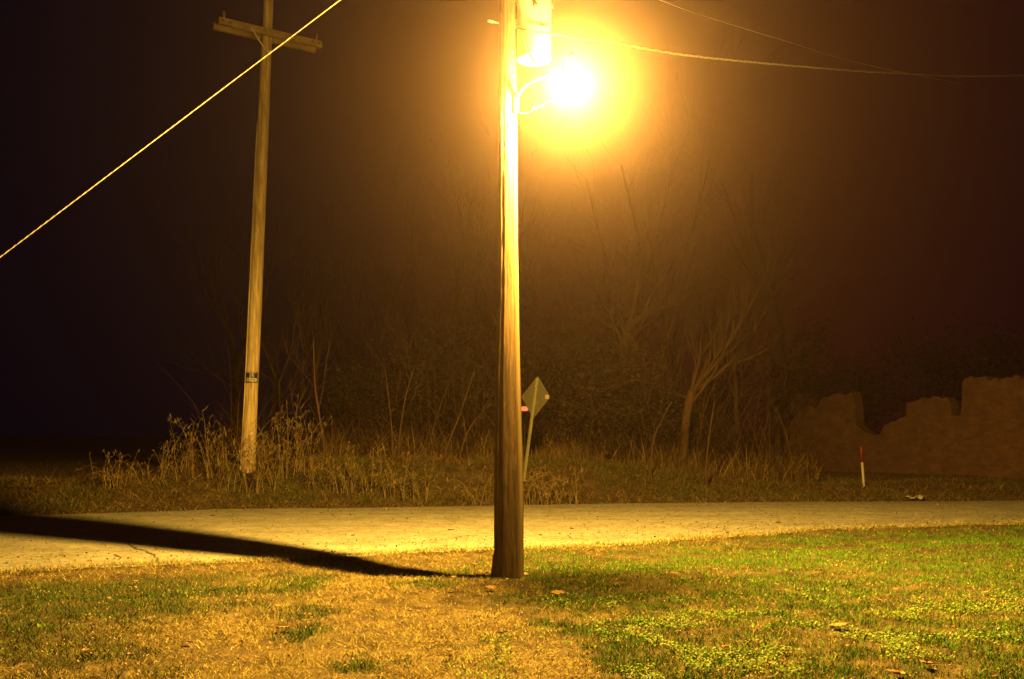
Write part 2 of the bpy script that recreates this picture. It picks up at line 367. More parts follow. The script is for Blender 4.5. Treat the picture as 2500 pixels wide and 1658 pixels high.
# bank beyond the road
BROWN = [(.15, .10, .04), (.20, .14, .055), (.08, .055, .02), (.27, .20, .085), (.05, .035, .015)]
def bank_pts(n, d0, d1, x0=-15, x1=14):
    x = x0 + (x1 - x0) * RNG.random(n); y = yf(x) + d0 + (d1 - d0) * RNG.random(n); return x, y
x, y = bank_pts(230000, -.12, 5.0); cl = .45 + .55 * sst(.35, .62, vnoise(x, y, .45, 71) * .6 + vnoise(x, y, .16, 72) * .4)
k = RNG.random(len(x)) < cl; x, y = x[k], y[k]
blades('dead_grass_bank', onground(x, y, -.02), .19, .011, 1.1, BROWN, segs=3, droop=1.5, label='tangled brown dead grass covering the bank across the road', cat='dead grass')
x, y = bank_pts(70000, .3, 4.5); k = RNG.random(len(x)) < sst(.42, .62, vnoise(x, y, .8, 73)) ; x, y = x[k], y[k]
blades('green_bank_growth', onground(x, y, 0), .14, .012, .7, DGREEN, segs=2, droop=1.0, label='dark green low growth in patches on the bank across the road', cat='ground cover')
# taller standing scrub at the top of the bank (uncountable mass)
x, y = bank_pts(17000, 1.6, 4.8, -9.0, 6.5); k = RNG.random(len(x)) < sst(.35, .7, vnoise(x, y, .9, 74)) * (1 - .7 * sst(1.5, 5.5, x)); x, y = x[k], y[k]
blades('dry_scrub', onground(x, y, -.02), .30 * (.4 + 1.2 * vnoise(x, y, .6, 83)), .009, .6, BROWN, segs=4, droop=2.0, label='knee high dry scrub bending over along the top of the bank', cat='dry scrub')
# low scrub in front of the woods on the right
x, y = bank_pts(26000, 3.5, 7.5, .3, 8.5)
blades('pale_reeds', onground(x, y, -.02), .42 * (.35 + 1.3 * vnoise(x, y, .5, 81) * vnoise(x, y, 1.3, 82) * 1.6), .009, .3, [(.15, .10, .045), (.10, .065, .03), (.19, .14, .06), (.05, .035, .02)], segs=2, droop=.3, label='upright pale dry reeds standing before the woods right of the sign', cat='reeds')
# dark rough grass right of the bank, before the wall
x, y = bank_pts(60000, 0, 11, 5, 16)
blades('rough_grass', onground(x, y, -.01), .10, .012, .8, [(.08, .05, .025), (.11, .07, .03), (.05, .045, .02)], segs=2, droop=.6, label='short dark rough grass between the road and the far wall', cat='grass')
x = -22 + 13 * RNG.random(40000); y = yf(x) + 22 * RNG.random(40000) ** 1.5
blades('field_grass', onground(x, y, -.01), .16, .012, .7, [(.05, .03, .015), (.08, .05, .02), (.03, .02, .01)], segs=2, droop=.9, label='low brown field grass stretching away at the far left', cat='field grass')  # blade colours darkened to carry the pole's shadow wedge at the far left

# individual tall weed clumps
def weed(px, py_top, depth_off, nst, spread, label, bend=1.6, thick=.011, group=None, seedheads=True):
    Y0 = 24.0 + depth_off; top = P(px, py_top, Y0); z0 = float(HT(top.x, Y0)); H = max(top.z - z0, .4)
    e = empty('weed_clump', (top.x, Y0, z0), label, 'weeds', group)
    mb = MB(); hd = MB()
    for i in range(nst):
        bx = random.gauss(0, spread * .35); by = random.gauss(0, spread * .3)
        h = H * (1 if i == 0 else random.uniform(.4, .95)); az = random.uniform(0, 6.28); le = random.uniform(.03, .3); bd = bend * random.uniform(0, 1.1) ** 1.5
        p = Vector((top.x + bx, Y0 + by, z0 - .04)); pts = [p.copy()]; ang = le; ns = 7
        for s in range(ns):
            ang += bd / ns * (s / ns) * 2
            step = h / ns * 1.02
            p = p + Vector((math.cos(az) * math.sin(ang), math.sin(az) * math.sin(ang), math.cos(ang))) * step; p += Vector((random.gauss(0, .012), random.gauss(0, .012), 0)); pts.append(p.copy())
        r = thick * random.uniform(.5, 1); mb.tube(pts, [r * (1 - .7 * k / ns) for k in range(ns + 1)], n=4, cap=False)
        for s in range(2, ns + 1):            # leaves / side stems
            for q in range(2):
                a = random.uniform(0, 6.28); l = h * random.uniform(.08, .24); o = pts[s]
                mid = o + Vector((math.cos(a) * l * .45, math.sin(a) * l * .45, l * random.uniform(.1, .5)))
                end = o + Vector((math.cos(a) * l * .8, math.sin(a) * l * .8, -l * random.uniform(-.5, .5)))
                wv = Vector((-math.sin(a), math.cos(a), .3)).normalized() * .007
                hd.add([o - wv, o + wv, mid + wv, mid - wv, end], [(0, 1, 2, 3), (3, 2, 4)])
    mb.build('stems', M['weed'], e); hd.build('leaves', M['weed'], e, smooth=False)
    return e
M['weed'] = mat('dry_weed_stalk', (.11, .08, .032), (.26, .195, .085), scale=3, rough=.9)
weed(515, 985, -.6, 20, .8, 'tall thin dry weed cluster a little left of the far utility pole')
weed(465, 1000, -.4, 14, .7, 'upright dry weed stalks at the outer left of the tall weeds', bend=1.9)
weed(398, 1045, -.9, 11, .10, 'small lone dry weed standing up on the left bank')
weed(270, 1075, -1.5, 18, .5, 'arched dry weed sprawling at the left end of the bank', bend=3.0)
weed(330, 1085, -1.2, 12, .9, 'low curved weed stems between the lone weed and the bank end', bend=2.6)
weed(560, 1040, -1.0, 14, .8, 'knee high weeds just in front of the far pole on its left', bend=2.2)
weed(668, 975, -.2, 22, .7, 'tall branching weeds directly right of the far utility pole')
weed(725, 960, .2, 20, .6, 'tallest dry weeds with forked tops right of the far pole')
weed(640, 1045, -1.0, 16, .7, 'lower weeds in front of the tall branching weeds by the far pole', bend=2.0)
weed(800, 1058, -.7, 20, .7, 'drooping fountain of dry leaves beyond the road, next to a reddish gap', bend=3.2)
weed(865, 1078, -.6, 12, .6, 'single low clump of arching stalks between two drooping clumps', bend=3.0)
weed(940, 1078, -.8, 20, .7, 'second drooping fountain of dry leaves, midway between the two poles', bend=3.3)
weed(1010, 1085, -.9, 14, .7, 'short bent weeds left of the two slanting saplings', bend=2.6)
weed(1170, 1110, -1.2, 12, .8, 'bowed dry weeds just left of the near pole', bend=3.0)
weed(1300, 1095, -1.3, 22, .7, 'dense dry weeds around the foot of the diamond sign', bend=2.4)
weed(1370, 1105, -1.0, 18, .9, 'loose pale weeds right of the diamond sign', bend=2.0)

# ------------------------------------------------------------ near utility pole
pb_ = poleB.copy(); pb_.z = float(HT(poleB.x, poleB.y)); PY = poleB.y
pole = empty('utility_pole', (pb_.x, pb_.y, 0), 'near brown wooden utility pole carrying the lit street lamp', 'utility pole')
wtab = [(-700, 30, 1236), (-400, 33, 1237), (0, 38, 1237.5), (200, 46, 1238.5), (400, 46, 1239), (600, 46, 1239.5), (800, 55, 1240), (950, 62, 1240), (1100, 68, 1241), (1250, 71, 1242), (1410, 72, 1242), (1440, 73, 1242)]
ztab = []
for py, wd, cx in wtab:
    p = P(cx, py, PY); ztab.append((p.z, wd / 2 * mpp(p), p.x))
ztab.sort(); ZT = np.array(ztab)
def pole_r(z): return float(np.interp(z, ZT[:, 0], ZT[:, 1]))
def pole_x(z): return float(np.interp(z, ZT[:, 0], ZT[:, 2]))
POLE_TOP = P(1237, -330, PY).z
def pole_mesh(zb, zt, xf, rf, Y, dz=.05, n=64, rough=1.0, seed=0):
    nz = int((zt - zb) / dz); zs = np.linspace(zb, zt, nz); vs = []; fs = []
    for i, z in enumerate(zs):
        for k in range(n):
            a = 2 * math.pi * k / n
            g = mnoise.noise(Vector((math.cos(a) * 5 + seed, math.sin(a) * 5, z * .35))) * .012 + mnoise.noise(Vector((math.cos(a) * 14, math.sin(a) * 14 + seed, z * 1.1))) * .005
            g += mnoise.noise(Vector((math.cos(a) * 6, math.sin(a) * 6, z * 7))) * .0028
            r = rf(z) + g * rough
            vs.append((xf(z) + r * math.cos(a), Y + r * math.sin(a), z))
        if i:
            b = (i - 1) * n
            fs += [(b + k, b + (k + 1) % n, b + n + (k + 1) % n, b + n + k) for k in range(n)]
    fs.append(tuple((nz - 1) * n + k for k in range(n)))
    m = MB(); m.add(vs, fs); return m
pole_mesh(pb_.z - .3, POLE_TOP, pole_x, pole_r, PY).build('shaft', M['pole'], pole)
# shallow gouges and staples around the shaft; moulding that covers the ground wire
mb = MB(); vs = []; fs = []; nseg = 60
A0 = R(-42)
for i in range(nseg + 1):
    z = pb_.z - .1 + (P(1250, 300, PY).z - pb_.z + .1) * i / nseg; r = pole_r(z) + .004; cx = pole_x(z); hw = .036 - .008 * i / nseg; ex = .024
    a = A0 + math.sin(z * 2.1) * .03
    n_ = Vector((math.cos(a), math.sin(a), 0)); t_ = Vector((-n_.y, n_.x, 0)); c = Vector((cx, PY, z)) + n_ * (r - .012)
    for (s_, h_) in ((-1, 0), (-.8, .8), (0, 1), (.8, .8), (1, 0)):
        vs.append(c + t_ * hw * s_ + n_ * (.016 + ex * h_ * .8 if h_ else -.004))
    if i:
        b = (i - 1) * 5
        for k in range(4): fs.append((b + k, b + k + 1, b + 6 + k, b + 5 + k))
mb.add(vs, fs); mb.build('ground_wire_moulding', M['moulding'], pole)
for py in ():
    z = P(1250, py, PY).z; r = pole_r(z) + .007; m = MB(); a0, a1 = R(-100), R(-20)
    m.tube([(pole_x(z) + (r - .002) * math.cos(a0 + (a1 - a0) * k / 8), PY + (r - .002) * math.sin(a0 + (a1 - a0) * k / 8), z + .004 * math.sin(k)) for k in range(9)], .004, n=5)
    m.build('staple_band', M['blackcable'], pole)
# butt wedge at the left of the base
m = MB(); z = pb_.z; rr = pole_r(z)
m.add([(pb_.x - rr + .02, PY - .05, z - .05), (pb_.x - rr - .045, PY - .03, z - .05), (pb_.x - rr - .045, PY + .05, z - .05), (pb_.x - rr + .02, PY + .08, z - .05),
       (pb_.x - rr + .02, PY - .04, z + .26), (pb_.x - rr - .010, PY - .02, z + .26), (pb_.x - rr - .010, PY + .04, z + .25), (pb_.x - rr + .02, PY + .06, z + .27)],
      [(0, 1, 5, 4), (1, 2, 6, 5), (2, 3, 7, 6), (4, 5, 6, 7)])
m.build('butt_splinter', M['pole'], pole, smooth=False)
# bolt with washer sticking out on the left, and brackets of the transformer
q = P(1193, 51, PY - .15); q2 = P(1222, 58, PY)
m = MB(); m.tube([q, q2], .009, n=8); m.tube([q + Vector((-.004, 0, 0)), q + (q2 - q) * .35], .016, n=6); m.build('bolt', M['galv'], pole)

# ------------------------------------------------------------ transformer on the pole
TYY = PY + .04
tb = P(1304.5, 147, TYY); tr = 85 / 2 * mpp(tb); TC = Vector((tb.x, TYY, 0)); TZ = tb.z
tf = empty('pole_transformer', (TC.x, TC.y, TZ), 'pale grey cylindrical transformer hung on the pole above the lamp', 'transformer')
m = MB(); m.lathe((TC.x, TC.y, TZ), [(tr * .55, .018), (tr * .93, .012), (tr * .95, -.004), (tr, .0), (tr, .03), (tr * .985, .035), (tr * .985, .86), (tr * 1.03, .865), (tr * 1.03, .90), (tr * .9, .95), (tr * .4, .98)], n=48); m.build('tank', M['tank'], tf)
for zz, nm in ((P(1265, 60, TYY).z, 'hanger'), (P(1265, 5, TYY).z, 'hanger')):
    m = MB(); xp = pole_x(zz) + pole_r(zz) - .01
    m.box(((xp + TC.x - tr) / 2 + .03, TYY - .02, zz), (TC.x - tr - xp) + .14, .09, .055)
    m.box((xp + .01, TYY - .06, zz - .045), .03, .03, .06)
    m.tube([(xp - .02, TYY - .03, zz), (xp + .10, TYY - .03, zz)], .012, n=6); m.build(nm, M['galv'], tf, smooth=False, bevel=.004)
# low voltage bushings on the front, drip loop wires
for k, (bx_, by_) in enumerate(((1307, 12), (1346, 14))):
    m = MB(); b0 = P(bx_, by_, TYY - tr - .02 if k == 0 else TYY - .08)
    inn = Vector((TC.x + (b0.x - TC.x) * .6, TYY + (b0.y - TYY) * .6, b0.z + .05))
    m.tube([inn, b0 + (inn - b0) * .3, b0], [.03, .03, .022], n=12); bsh = m.build('bushing', M['porcelain'] if k == 0 else M['tank'], tf)
    m = MB(); m.tube([b0, b0 + Vector((.01, -.03, -.035))], .016, n=8); m.build('terminal', M['galv'], bsh)
def spl(pts, n=40):
    pts = [Vector(p) for p in pts]; out = []
    ex = [pts[0] * 2 - pts[1]] + pts + [pts[-1] * 2 - pts[-2]]
    for i in range(1, len(ex) - 2):
        for k in range(n):
            t = k / n; a, b, c, d = ex[i - 1:i + 3]
            out.append(.5 * ((2 * b) + (c - a) * t + (2 * a - 5 * b + 4 * c - d) * t * t + (3 * b - a - 3 * c + d) * t ** 3))
    out.append(pts[-1]); return out
YW = TYY - tr - .05
for dy in (0, .9):
    m = MB()
    m.tube(spl([P(1262, 68, PY - .10), P(1285, 73, YW), P(1310, 78, YW), P(1330, 79 + dy, YW), P(1346, 82, YW + .06)], 8), .006, n=5); m.build('service_wire', M['blackcable'], tf)
m = MB(); m.tube(spl([P(1346, 81, YW + .06), P(1320, 78, YW), P(1300, 88, YW - .02), P(1289, 104, YW - .02), P(1288, 120, YW - .02), P(1297, 138, YW - .02), P(1314, 158, YW - .02)], 8), .0065, n=5); m.build('service_wire', M['blackcable'], tf)
m = MB(); m.tube(spl([P(1268, 72, PY - .12), P(1278, 95, YW - .02), P(1284, 115, YW - .02), P(1296, 140, YW), P(1316, 160, YW)], 8), .005, n=5); m.build('service_wire', M['cable'], tf)

# ------------------------------------------------------------ street lamp (security light on a bent arm)
LP = P(1396, 206, PY - .53)
lamp = empty('street_lamp', (pole_x(5) + .1, PY - .12, P(1262, 262, PY - .1).z), 'glowing yellow street lamp on a curved arm fixed to the near pole', 'street lamp')
arm0 = P(1262, 264, PY - .10)
arm_pts = [P(1263, 268, PY - .10), P(1263, 245, PY - .11), P(1269, 226, PY - .14), P(1285, 208, PY - .22), P(1312, 192, PY - .34), P(1345, 178, PY - .46), P(1385, 172, PY - .60)]
hz = LP.z + .21
arm_pts[-1] = Vector((LP.x - .12, LP.y + .03, hz))
m = MB(); m.tube(spl(arm_pts, 8), .019, n=14); m.build('arm', M['galv'], lamp)
m = MB(); m.box(P(1262, 250, PY - .10) + Vector((-.012, .012, 0)), .06, .03, .24, Matrix.Rotation(R(40), 3, 'Z')); m.build('mounting_bracket', M['galv'], lamp, smooth=False, bevel=.004)
m = MB(); m.lathe((LP.x, LP.y, hz - .07), [(.075, 0), (.08, .03), (.07, .05), (.065, .13), (.05, .17), (.03, .18)], n=28); hd = m.build('housing', M['tank'], lamp)
m = MB(); m.lathe((LP.x, LP.y, hz + .11), [(.035, 0), (.035, .05), (.02, .065)], n=16); m.build('photocell', M['blackcable'], hd)
m = MB(); m.lathe((LP.x, LP.y, hz - .07), [(.075, 0), (.13, -.06), (.145, -.14), (.135, -.21), (.11, -.245)], n=32); m.build('refractor', emis('lit_refractor', (1, .72, .32), 9.0, True), lamp)
# wavy lead wire under the arm
pts = [P(1260, 272, PY - .1), P(1272, 276, PY - .14), P(1288, 277, PY - .2), P(1300, 270, PY - .26), P(1303, 262, PY - .28), P(1309, 267, PY - .3), P(1315, 258, PY - .33), P(1321, 262, PY - .36), P(1327, 254, PY - .4), P(1345, 246, PY - .48), P(1380, 215, PY - .6)]
m = MB(); m.tube(spl(pts, 7), .0045, n=5); m.build('lead_wire', M['cable'], lamp)
ld = bpy.data.lights.new('bulb', 'POINT'); ld.energy = LAMP_W; ld.color = (1, 1, 1); ld.shadow_soft_size = .042
ld.use_nodes = True; nt = ld.node_tree; em = nt.nodes['Emission']; em.inputs[0].default_value = (*LAMP_RGB, 1)
tc = nt.nodes.new('ShaderNodeTexCoord'); sx = nt.nodes.new('ShaderNodeSeparateXYZ'); nt.links.new(tc.outputs['Normal'], sx.inputs[0])
cr = nt.nodes.new('ShaderNodeValToRGB'); ad = nt.nodes.new('ShaderNodeMath'); ad.operation = 'MULTIPLY_ADD'; ad.inputs[1].default_value = .5; ad.inputs[2].default_value = .5
nt.links.new(sx.outputs[2], ad.inputs[0]); nt.links.new(ad.outputs[0], cr.inputs[0])
# lamp's own light distribution: full at 30-75 deg below the horizontal, weaker straight down and upward
while len(cr.color_ramp.elements) > 1: cr.color_ramp.elements.remove(cr.color_ramp.elements[-1])
def stop(p, v):
    e = cr.color_ramp.elements.new(p); e.color = (v, v, v, 1)
cr.color_ramp.elements[0].position = 0; cr.color_ramp.elements[0].color = (.14, .14, .14, 1)
for p, v in ((.006, .22), (.013, .38), (.03, .68), (.09, 1), (.40, 1.0), (.47, .72), (.52, .38), (.60, .20), (.70, .24), (.80, .09), (.9, .10), (1, .1)): stop(p, v)
nt.links.new(cr.outputs[0], em.inputs[1])
lo = bpy.data.objects.new('bulb', ld); COL.objects.link(lo); lo.parent = lamp; lo.location = Vector(LP) - lamp.location

# ------------------------------------------------------------ wires
def cable(name, a, b, sag, r, label, twist=.0, n=220, strands=3, period=.35, group=None):
    a = Vector(a); b = Vector(b); m = MB(); d = (b - a).normalized(); u = d.cross(Vector((0, 0, 1))).normalized(); q = u.cross(d)
    Ln = (b - a).length
    def at(t): return a.lerp(b, t) - Vector((0, 0, sag * 4 * t * (1 - t)))
    if twist:
        for s in range(strands):
            pts = []
            for i in range(n + 1):
                t = i / n; ph = 2 * math.pi * (s / strands + t * Ln / period)
                pts.append(at(t) + (u * math.cos(ph) + q * math.sin(ph)) * twist)
            m.tube(pts, r, n=5)
    else: m.tube([at(i / 40) for i in range(41)], r, n=6)
    o = m.build(name, M['cable'], None); return setp(o, label, 'cable', group)
# strand from the pole top down to the left
gt = Vector((pole_x(POLE_TOP - .25) - .1, PY - .12, 0)); gt.z = P(1228, -292, gt.y).z
gb = P(-60, 673, PY - .6); dirv = (gb - gt); gb2 = gt + dirv * 1.55
cable('guy_wire', gt, gb2, 0, .0036, 'bright twisted wire slanting from the pole top down to the left', twist=.0037, n=900, strands=3, period=.26)
# twisted service drop to the right
sa = P(1262, 70, PY - .05); sm = P(1800, 153, 15.0); sb = P(2500, 184, 26.5)
def quad(a, b, c, n):
    out = []
    for i in range(n + 1):
        t = i / n; out.append(a * (1 - t) * (1 - 2 * t) + b * 4 * t * (1 - t) + c * t * (2 * t - 1))
    return out
ctrl = [P(1262, 66, PY - .05), P(1400, 93, 12.0), P(1500, 106, 12.8), P(1700, 138, 14.5), P(2000, 166, 17.5), P(2200, 179, 20.5), P(2450, 185, 25), P(2900, 170, 34)]
core = spl(ctrl, 90); m = MB()
acc = 0; ph0 = []
for i, p in enumerate(core):
    if i: acc += (p - core[i - 1]).length
    ph0.append(acc)
for s in range(3):
    pts = []
    for i, p in enumerate(core):
        d = (core[min(i + 1, len(core) - 1)] - core[max(i - 1, 0)]).normalized(); u = d.cross(Vector((0, 0, 1))).normalized(); q = u.cross(d)
        ph = 2 * math.pi * (s / 3 + ph0[i] / .9); pts.append(p + (u * math.cos(ph) + q * math.sin(ph)) * .0105)
    m.tube(pts, .0045 if s == 0 else .0062, n=5)
setp(m.build('service_cable', M['cable'], None), 'thick twisted cable sagging away to the right from the transformer', 'cable')
m = MB(); m.tube(spl([P(1560, -20, 12.5), P(1700, 33, 14), P(1900, 95, 17), P(2110, 157, 21), P(2350, 205, 27)], 10), .0035, n=5)
setp(m.build('phone_wire', M['cable'], None), 'faint thin wire running above the twisted cable to the right', 'wire')

# ------------------------------------------------------------ far utility pole with crossarms
FY = 24.0
ftab = [(-250, 20, 665), (0, 23, 655.5), (365, 29, 639.5), (700, 31, 625), (980, 32, 612.5), (1125, 36, 606), (1160, 37, 605)]
zt2 = []
for py, wd, cx in ftab:
    p = P(cx, py, FY); zt2.append((p.z, wd / 2 * mpp(p), p.x))
zt2.sort(); Z2 = np.array(zt2)
fr = lambda z: float(np.interp(z, Z2[:, 0], Z2[:, 1])); fx = lambda z: float(np.interp(z, Z2[:, 0], Z2[:, 2]))
zb = float(HT(fx(.6), FY)) - .3; zt = P(665, -200, FY).z
fp = empty('utility_pole', (fx(.6), FY, 0), 'distant utility pole with a wooden crossarm standing in the weeds', 'utility pole')
pole_mesh(zb, zt, fx, fr, FY, dz=.12, n=28, rough=.9, seed=9).build('shaft', M['farpole'], fp)
m = MB(); vs = []; fs = []           # dark conduit strip down the left-front of the shaft
pts = [(fx(z) + (fr(z) + .004) * math.cos(R(-145)), FY + (fr(z) + .004) * math.sin(R(-145)), z) for z in np.linspace(zb, P(640, 300, FY).z, 30)]
m.tube(pts, .018, n=6); m.build('conduit', M['farpole'], fp)
pc = P(649, 86, FY); za = pc.z
def onz(px, py, z):
    r = ray(px, py); t = (z - CAMZ) / r.z; return Vector((r.x * t, r.y * t, z))
al = onz(525, 58, za); ar = onz(776, 117, za); dv = (ar - al).normalized(); al = Vector((fx(za), FY, za)) - dv * (Vector((fx(za), FY, za)) - al).dot(dv); ar = Vector((fx(za), FY, za)) + dv * (ar - Vector((fx(za), FY, za))).dot(dv)
yaw = math.atan2(dv.y, dv.x); Rz = Matrix.Rotation(yaw, 3, 'Z'); nrm = Rz @ Vector((0, -1, 0))
if nrm.y > 0: nrm = -nrm
for s_ in (1, -1):
    m = MB(); c = (al + ar) / 2 + nrm * s_ * (fr(za) + .065); m.box(c, (ar - al).length, .12, .17, Rz); ao = m.build('crossarm', M['arm'], fp, smooth=False, bevel=.012)
    for e_ in (-1, 1):
        if s_ == 1:
            for dd in (.1, .28):
                m = MB(); bp_ = c + dv * e_ * ((ar - al).length / 2 - dd) + nrm * .06; m.tube([bp_, bp_ + nrm * .02], .022, n=8); m.build('bolt', M['porcelain'], ao)
for e_ in (-1, 1):
    m = MB(); c = (al + ar) / 2 + dv * e_ * ((ar - al).length / 2 - .14) + nrm * (fr(za) + .065) + Vector((0, 0, .085))
    m.tube([c, c + Vector((0, 0, .12))], .012, n=6); pin = m.build('insulator_pin', M['galv'], fp)
    m = MB(); m.lathe(c + Vector((0, 0, .08)), [(.04, 0), (.055, .02), (.04, .05), (.05, .07), (.03, .11), (.012, .12)], n=14); m.build('insulator', M['porcelain'], pin)
for e_ in (-1, 1):
    for s_ in (1,):
        a = (al + ar) / 2 + dv * e_ * .55 + nrm * (fr(za) + .13); b = Vector((fx(za - .55), FY, za - .52)) + nrm * (fr(za) + .01)
        m = MB(); m.tube([a, a.lerp(b, .5) + Vector((0, 0, -.01)), b], .022, n=5); m.build('brace', M['galv'], fp)
m = MB(); zz = za - .5; m.box(Vector((fx(zz), FY, zz)) + nrm * (fr(zz) + .03), .10, .06, .10, Rz); m.build('clamp', M['galv'], fp, smooth=False)
# notice fixed round the far pole
sc_ = P(617, 917, FY); ntc = empty('notice_sign', (sc_.x, FY, sc_.z), 'small black and white notice wrapped on the far utility pole', 'notice')
def curved(px0, px1, py0, py1, off, m_, name, par):
    a = P(px0, py1, FY); b = P(px1, py0, FY); c = (a.z + b.z) / 2; cx = fx(c); rr = fr(c) + off
    t0 = math.asin(max(-.97, min(.97, (a.x - cx) / rr))); t1 = math.asin(max(-.97, min(.97, (b.x - cx) / rr))); m = MB(); vs = []; fs = []
    for i in range(9):
        t = t0 + (t1 - t0) * i / 8
        for z in (a.z, b.z):
            for r_ in (rr, rr - .004): vs.append((cx + r_ * math.sin(t), FY - r_ * math.cos(t), z))
        if i:
            k = 4 * i; fs += [(k - 4, k, k + 2, k - 2), (k - 3, k - 1, k + 3, k + 1), (k - 4, k - 3, k + 1, k), (k - 2, k + 2, k + 3, k - 1)]
    fs += [(0, 2, 3, 1), (32, 33, 35, 34)]
    m.add(vs, fs); return m.build(name, m_, par, smooth=False)
back = curved(603.5, 631, 909, 935, .014, M['black'], 'backing', ntc)
curved(606, 613.2, 912.5, 922, .0155, M['glass'], 'black_square', back)
curved(614.2, 616.2, 910.5, 932, .019, M['white'], 'divider', back)
curved(605, 614, 923.5, 932, .0175, M['white'], 'white_strip', back); curved(616.4, 629.5, 924, 932.5, .0175, M['white'], 'white_strip', back)
curved(605, 629.5, 910.3, 911.3, .0175, M['white'], 'white_border', back)
def text(s, size, loc, rotz, m_, name, par, sx=1):
    cu = bpy.data.curves.new(name, 'FONT'); cu.body = s; cu.size = size; cu.extrude = .001; cu.align_x = 'CENTER'; cu.align_y = 'CENTER'
    o = bpy.data.objects.new(name, cu); COL.objects.link(o); bpy.context.view_layer.update()
    me = bpy.data.meshes.new_from_object(o.evaluated_get(bpy.context.evaluated_depsgraph_get())); bpy.data.objects.remove(o)
    me.name = name; me.materials.append(m_); o = bpy.data.objects.new(name, me); link(o, par)
    off = Vector((0, 0, 0)); q = par
    while q is not None: off += q.location; q = q.parent
    o.location = Vector(loc) - off; o.rotation_euler = (R(90), 0, rotz); o.scale = (sx, 1, 1); return o
tp = P(621.5, 917.5, FY); text('R', .13, (tp.x, FY - fr(tp.z) - .012, tp.z), R(20), M['white'], 'lettering', back, .75)
tp = P(609.5, 928, FY); text('TRE', .075, (tp.x, FY - fr(tp.z) - .013, tp.z), R(-24), M['black'], 'lettering', back, .6)
tp = P(622.5, 928.2, FY); text('SPASS', .075, (tp.x, FY - fr(tp.z) - .013, tp.z), R(22), M['black'], 'lettering', back, .5)
m = MB(); c = P(614.5, 983, FY); c.y = FY - fr(c.z) - .008; m.box(c, .06, .012, .045); setp(m.build('pole_tag', M['white'], None, smooth=False, bevel=.003), 'tiny white tag nailed low on the far utility pole', 'tag')

# ------------------------------------------------------------ diamond road sign seen from behind
SY = 24.3
T_, B_, Rr = P(1313, 917, SY), P(1302, 1022, SY), P(1342, 971, SY)
C_ = (T_ + B_) / 2; hv = Vector((Rr.x - C_.x, -.40, 0)); hv.z = (Rr.z - C_.z)
hv = hv.normalized() * ((T_ - B_).length / 2)
sg = empty('road_sign', (P(1291, 1090, SY).x, SY, float(HT(1.0, SY))), 'leaning diamond road sign seen from its dull back', 'road sign')
nn = hv.cross(T_ - C_).normalized()
if nn.y > 0: nn = -nn
uv = (T_ - C_)
m = MB(); ring = []
cor = [uv, hv, -uv, -hv]
for i in range(4):
    a = cor[i]; pv = cor[i - 1]; nx = cor[(i + 1) % 4]
    for k in range(5):
        t = k / 4; p0 = a + (pv - a) * .07; p1 = a + (nx - a) * .07; ring.append(C_ + (p0 * (1 - t) ** 2 + a * 2 * t * (1 - t) + p1 * t * t))
nr = len(ring); m.add([p + nn * .003 for p in ring] + [p - nn * .003 for p in ring], [tuple(range(nr)), tuple(range(2 * nr - 1, nr - 1, -1))] + [(i, i + nr, (i + 1) % nr + nr, (i + 1) % nr) for i in range(nr)])
m.build('panel', M['sign_alu'], sg, smooth=False)
pt, pbm = T_ + (B_ - T_) * .06, P(1290, 1095, SY)
pbm = pbm + (pbm - pt).normalized() * .8
ax = (pt - pbm).normalized(); sd = nn.cross(ax).normalized(); m = MB()
prof = [(-.045, .0), (-.028, .0), (-.02, .030), (.02, .030), (.028, 0), (.045, 0), (.045, .006), (.032, .006), (.024, .038), (-.024, .038), (-.032, .006), (-.045, .006)]
n_ = len(prof); vs = []
for e_ in (pbm, pt):
    for (a, b) in prof: vs.append(e_ + sd * a + nn * (.004 + b))
m.add(vs, [(i, (i + 1) % n_, n_ + (i + 1) % n_, n_ + i) for i in range(n_)] + [tuple(range(n_))[::-1], tuple(range(n_, 2 * n_))])
m.build('post', M['sign_post'], sg, smooth=False)
m = MB(); c = C_ + hv * .80 + nn * .008; rm = Matrix((hv.normalized(), nn, uv.normalized())).transposed(); m.box(c, .12, .006, .10, rm); m.build('sticker', M['white'], sg, smooth=False)
for t in (.25, .75):
    m = MB(); c = T_.lerp(B_, t) + nn * .04; m.tube([c, c + nn * .012], .014, n=6); m.build('bolt', M['galv'], sg)

# red light beyond the sign, on a thin post
bc = P(1281, 998, 26.0); be = empty('warning_light', (bc.x, 26.0, .8), 'blurry orange red light glowing between the near pole and the sign', 'warning light')
m = MB(); m.lathe(Vector((0, 0, 0)), [(.02, -.02), (.10, -.01), (.105, .10), (.02, .11)], n=20)
lens = MB(); rt = Matrix.Rotation(R(90), 3, 'X')
pts = []
for i in range(14):
    a = i / 13 * math.pi; pts.append((math.cos(a) * .1, math.sin(a) * .06))
lens.tube([bc + Vector((-.10 + .20 * i / 10, 0, 0)) for i in range(11)], [.06 * math.sqrt(max(.05, 1 - (2 * i / 10 - 1) ** 4)) for i in range(11)], n=16); lens.build('lens', emis('red_signal', (1, .20, .07), 1.5), be)
m = MB(); m.box(bc + Vector((0, .06, 0)), .21, .08, .13); m.tube([bc + Vector((0, .1, 0)), (bc.x, 26.1, .3)], .02, n=8); m.build('post', M['black'], be, smooth=False)

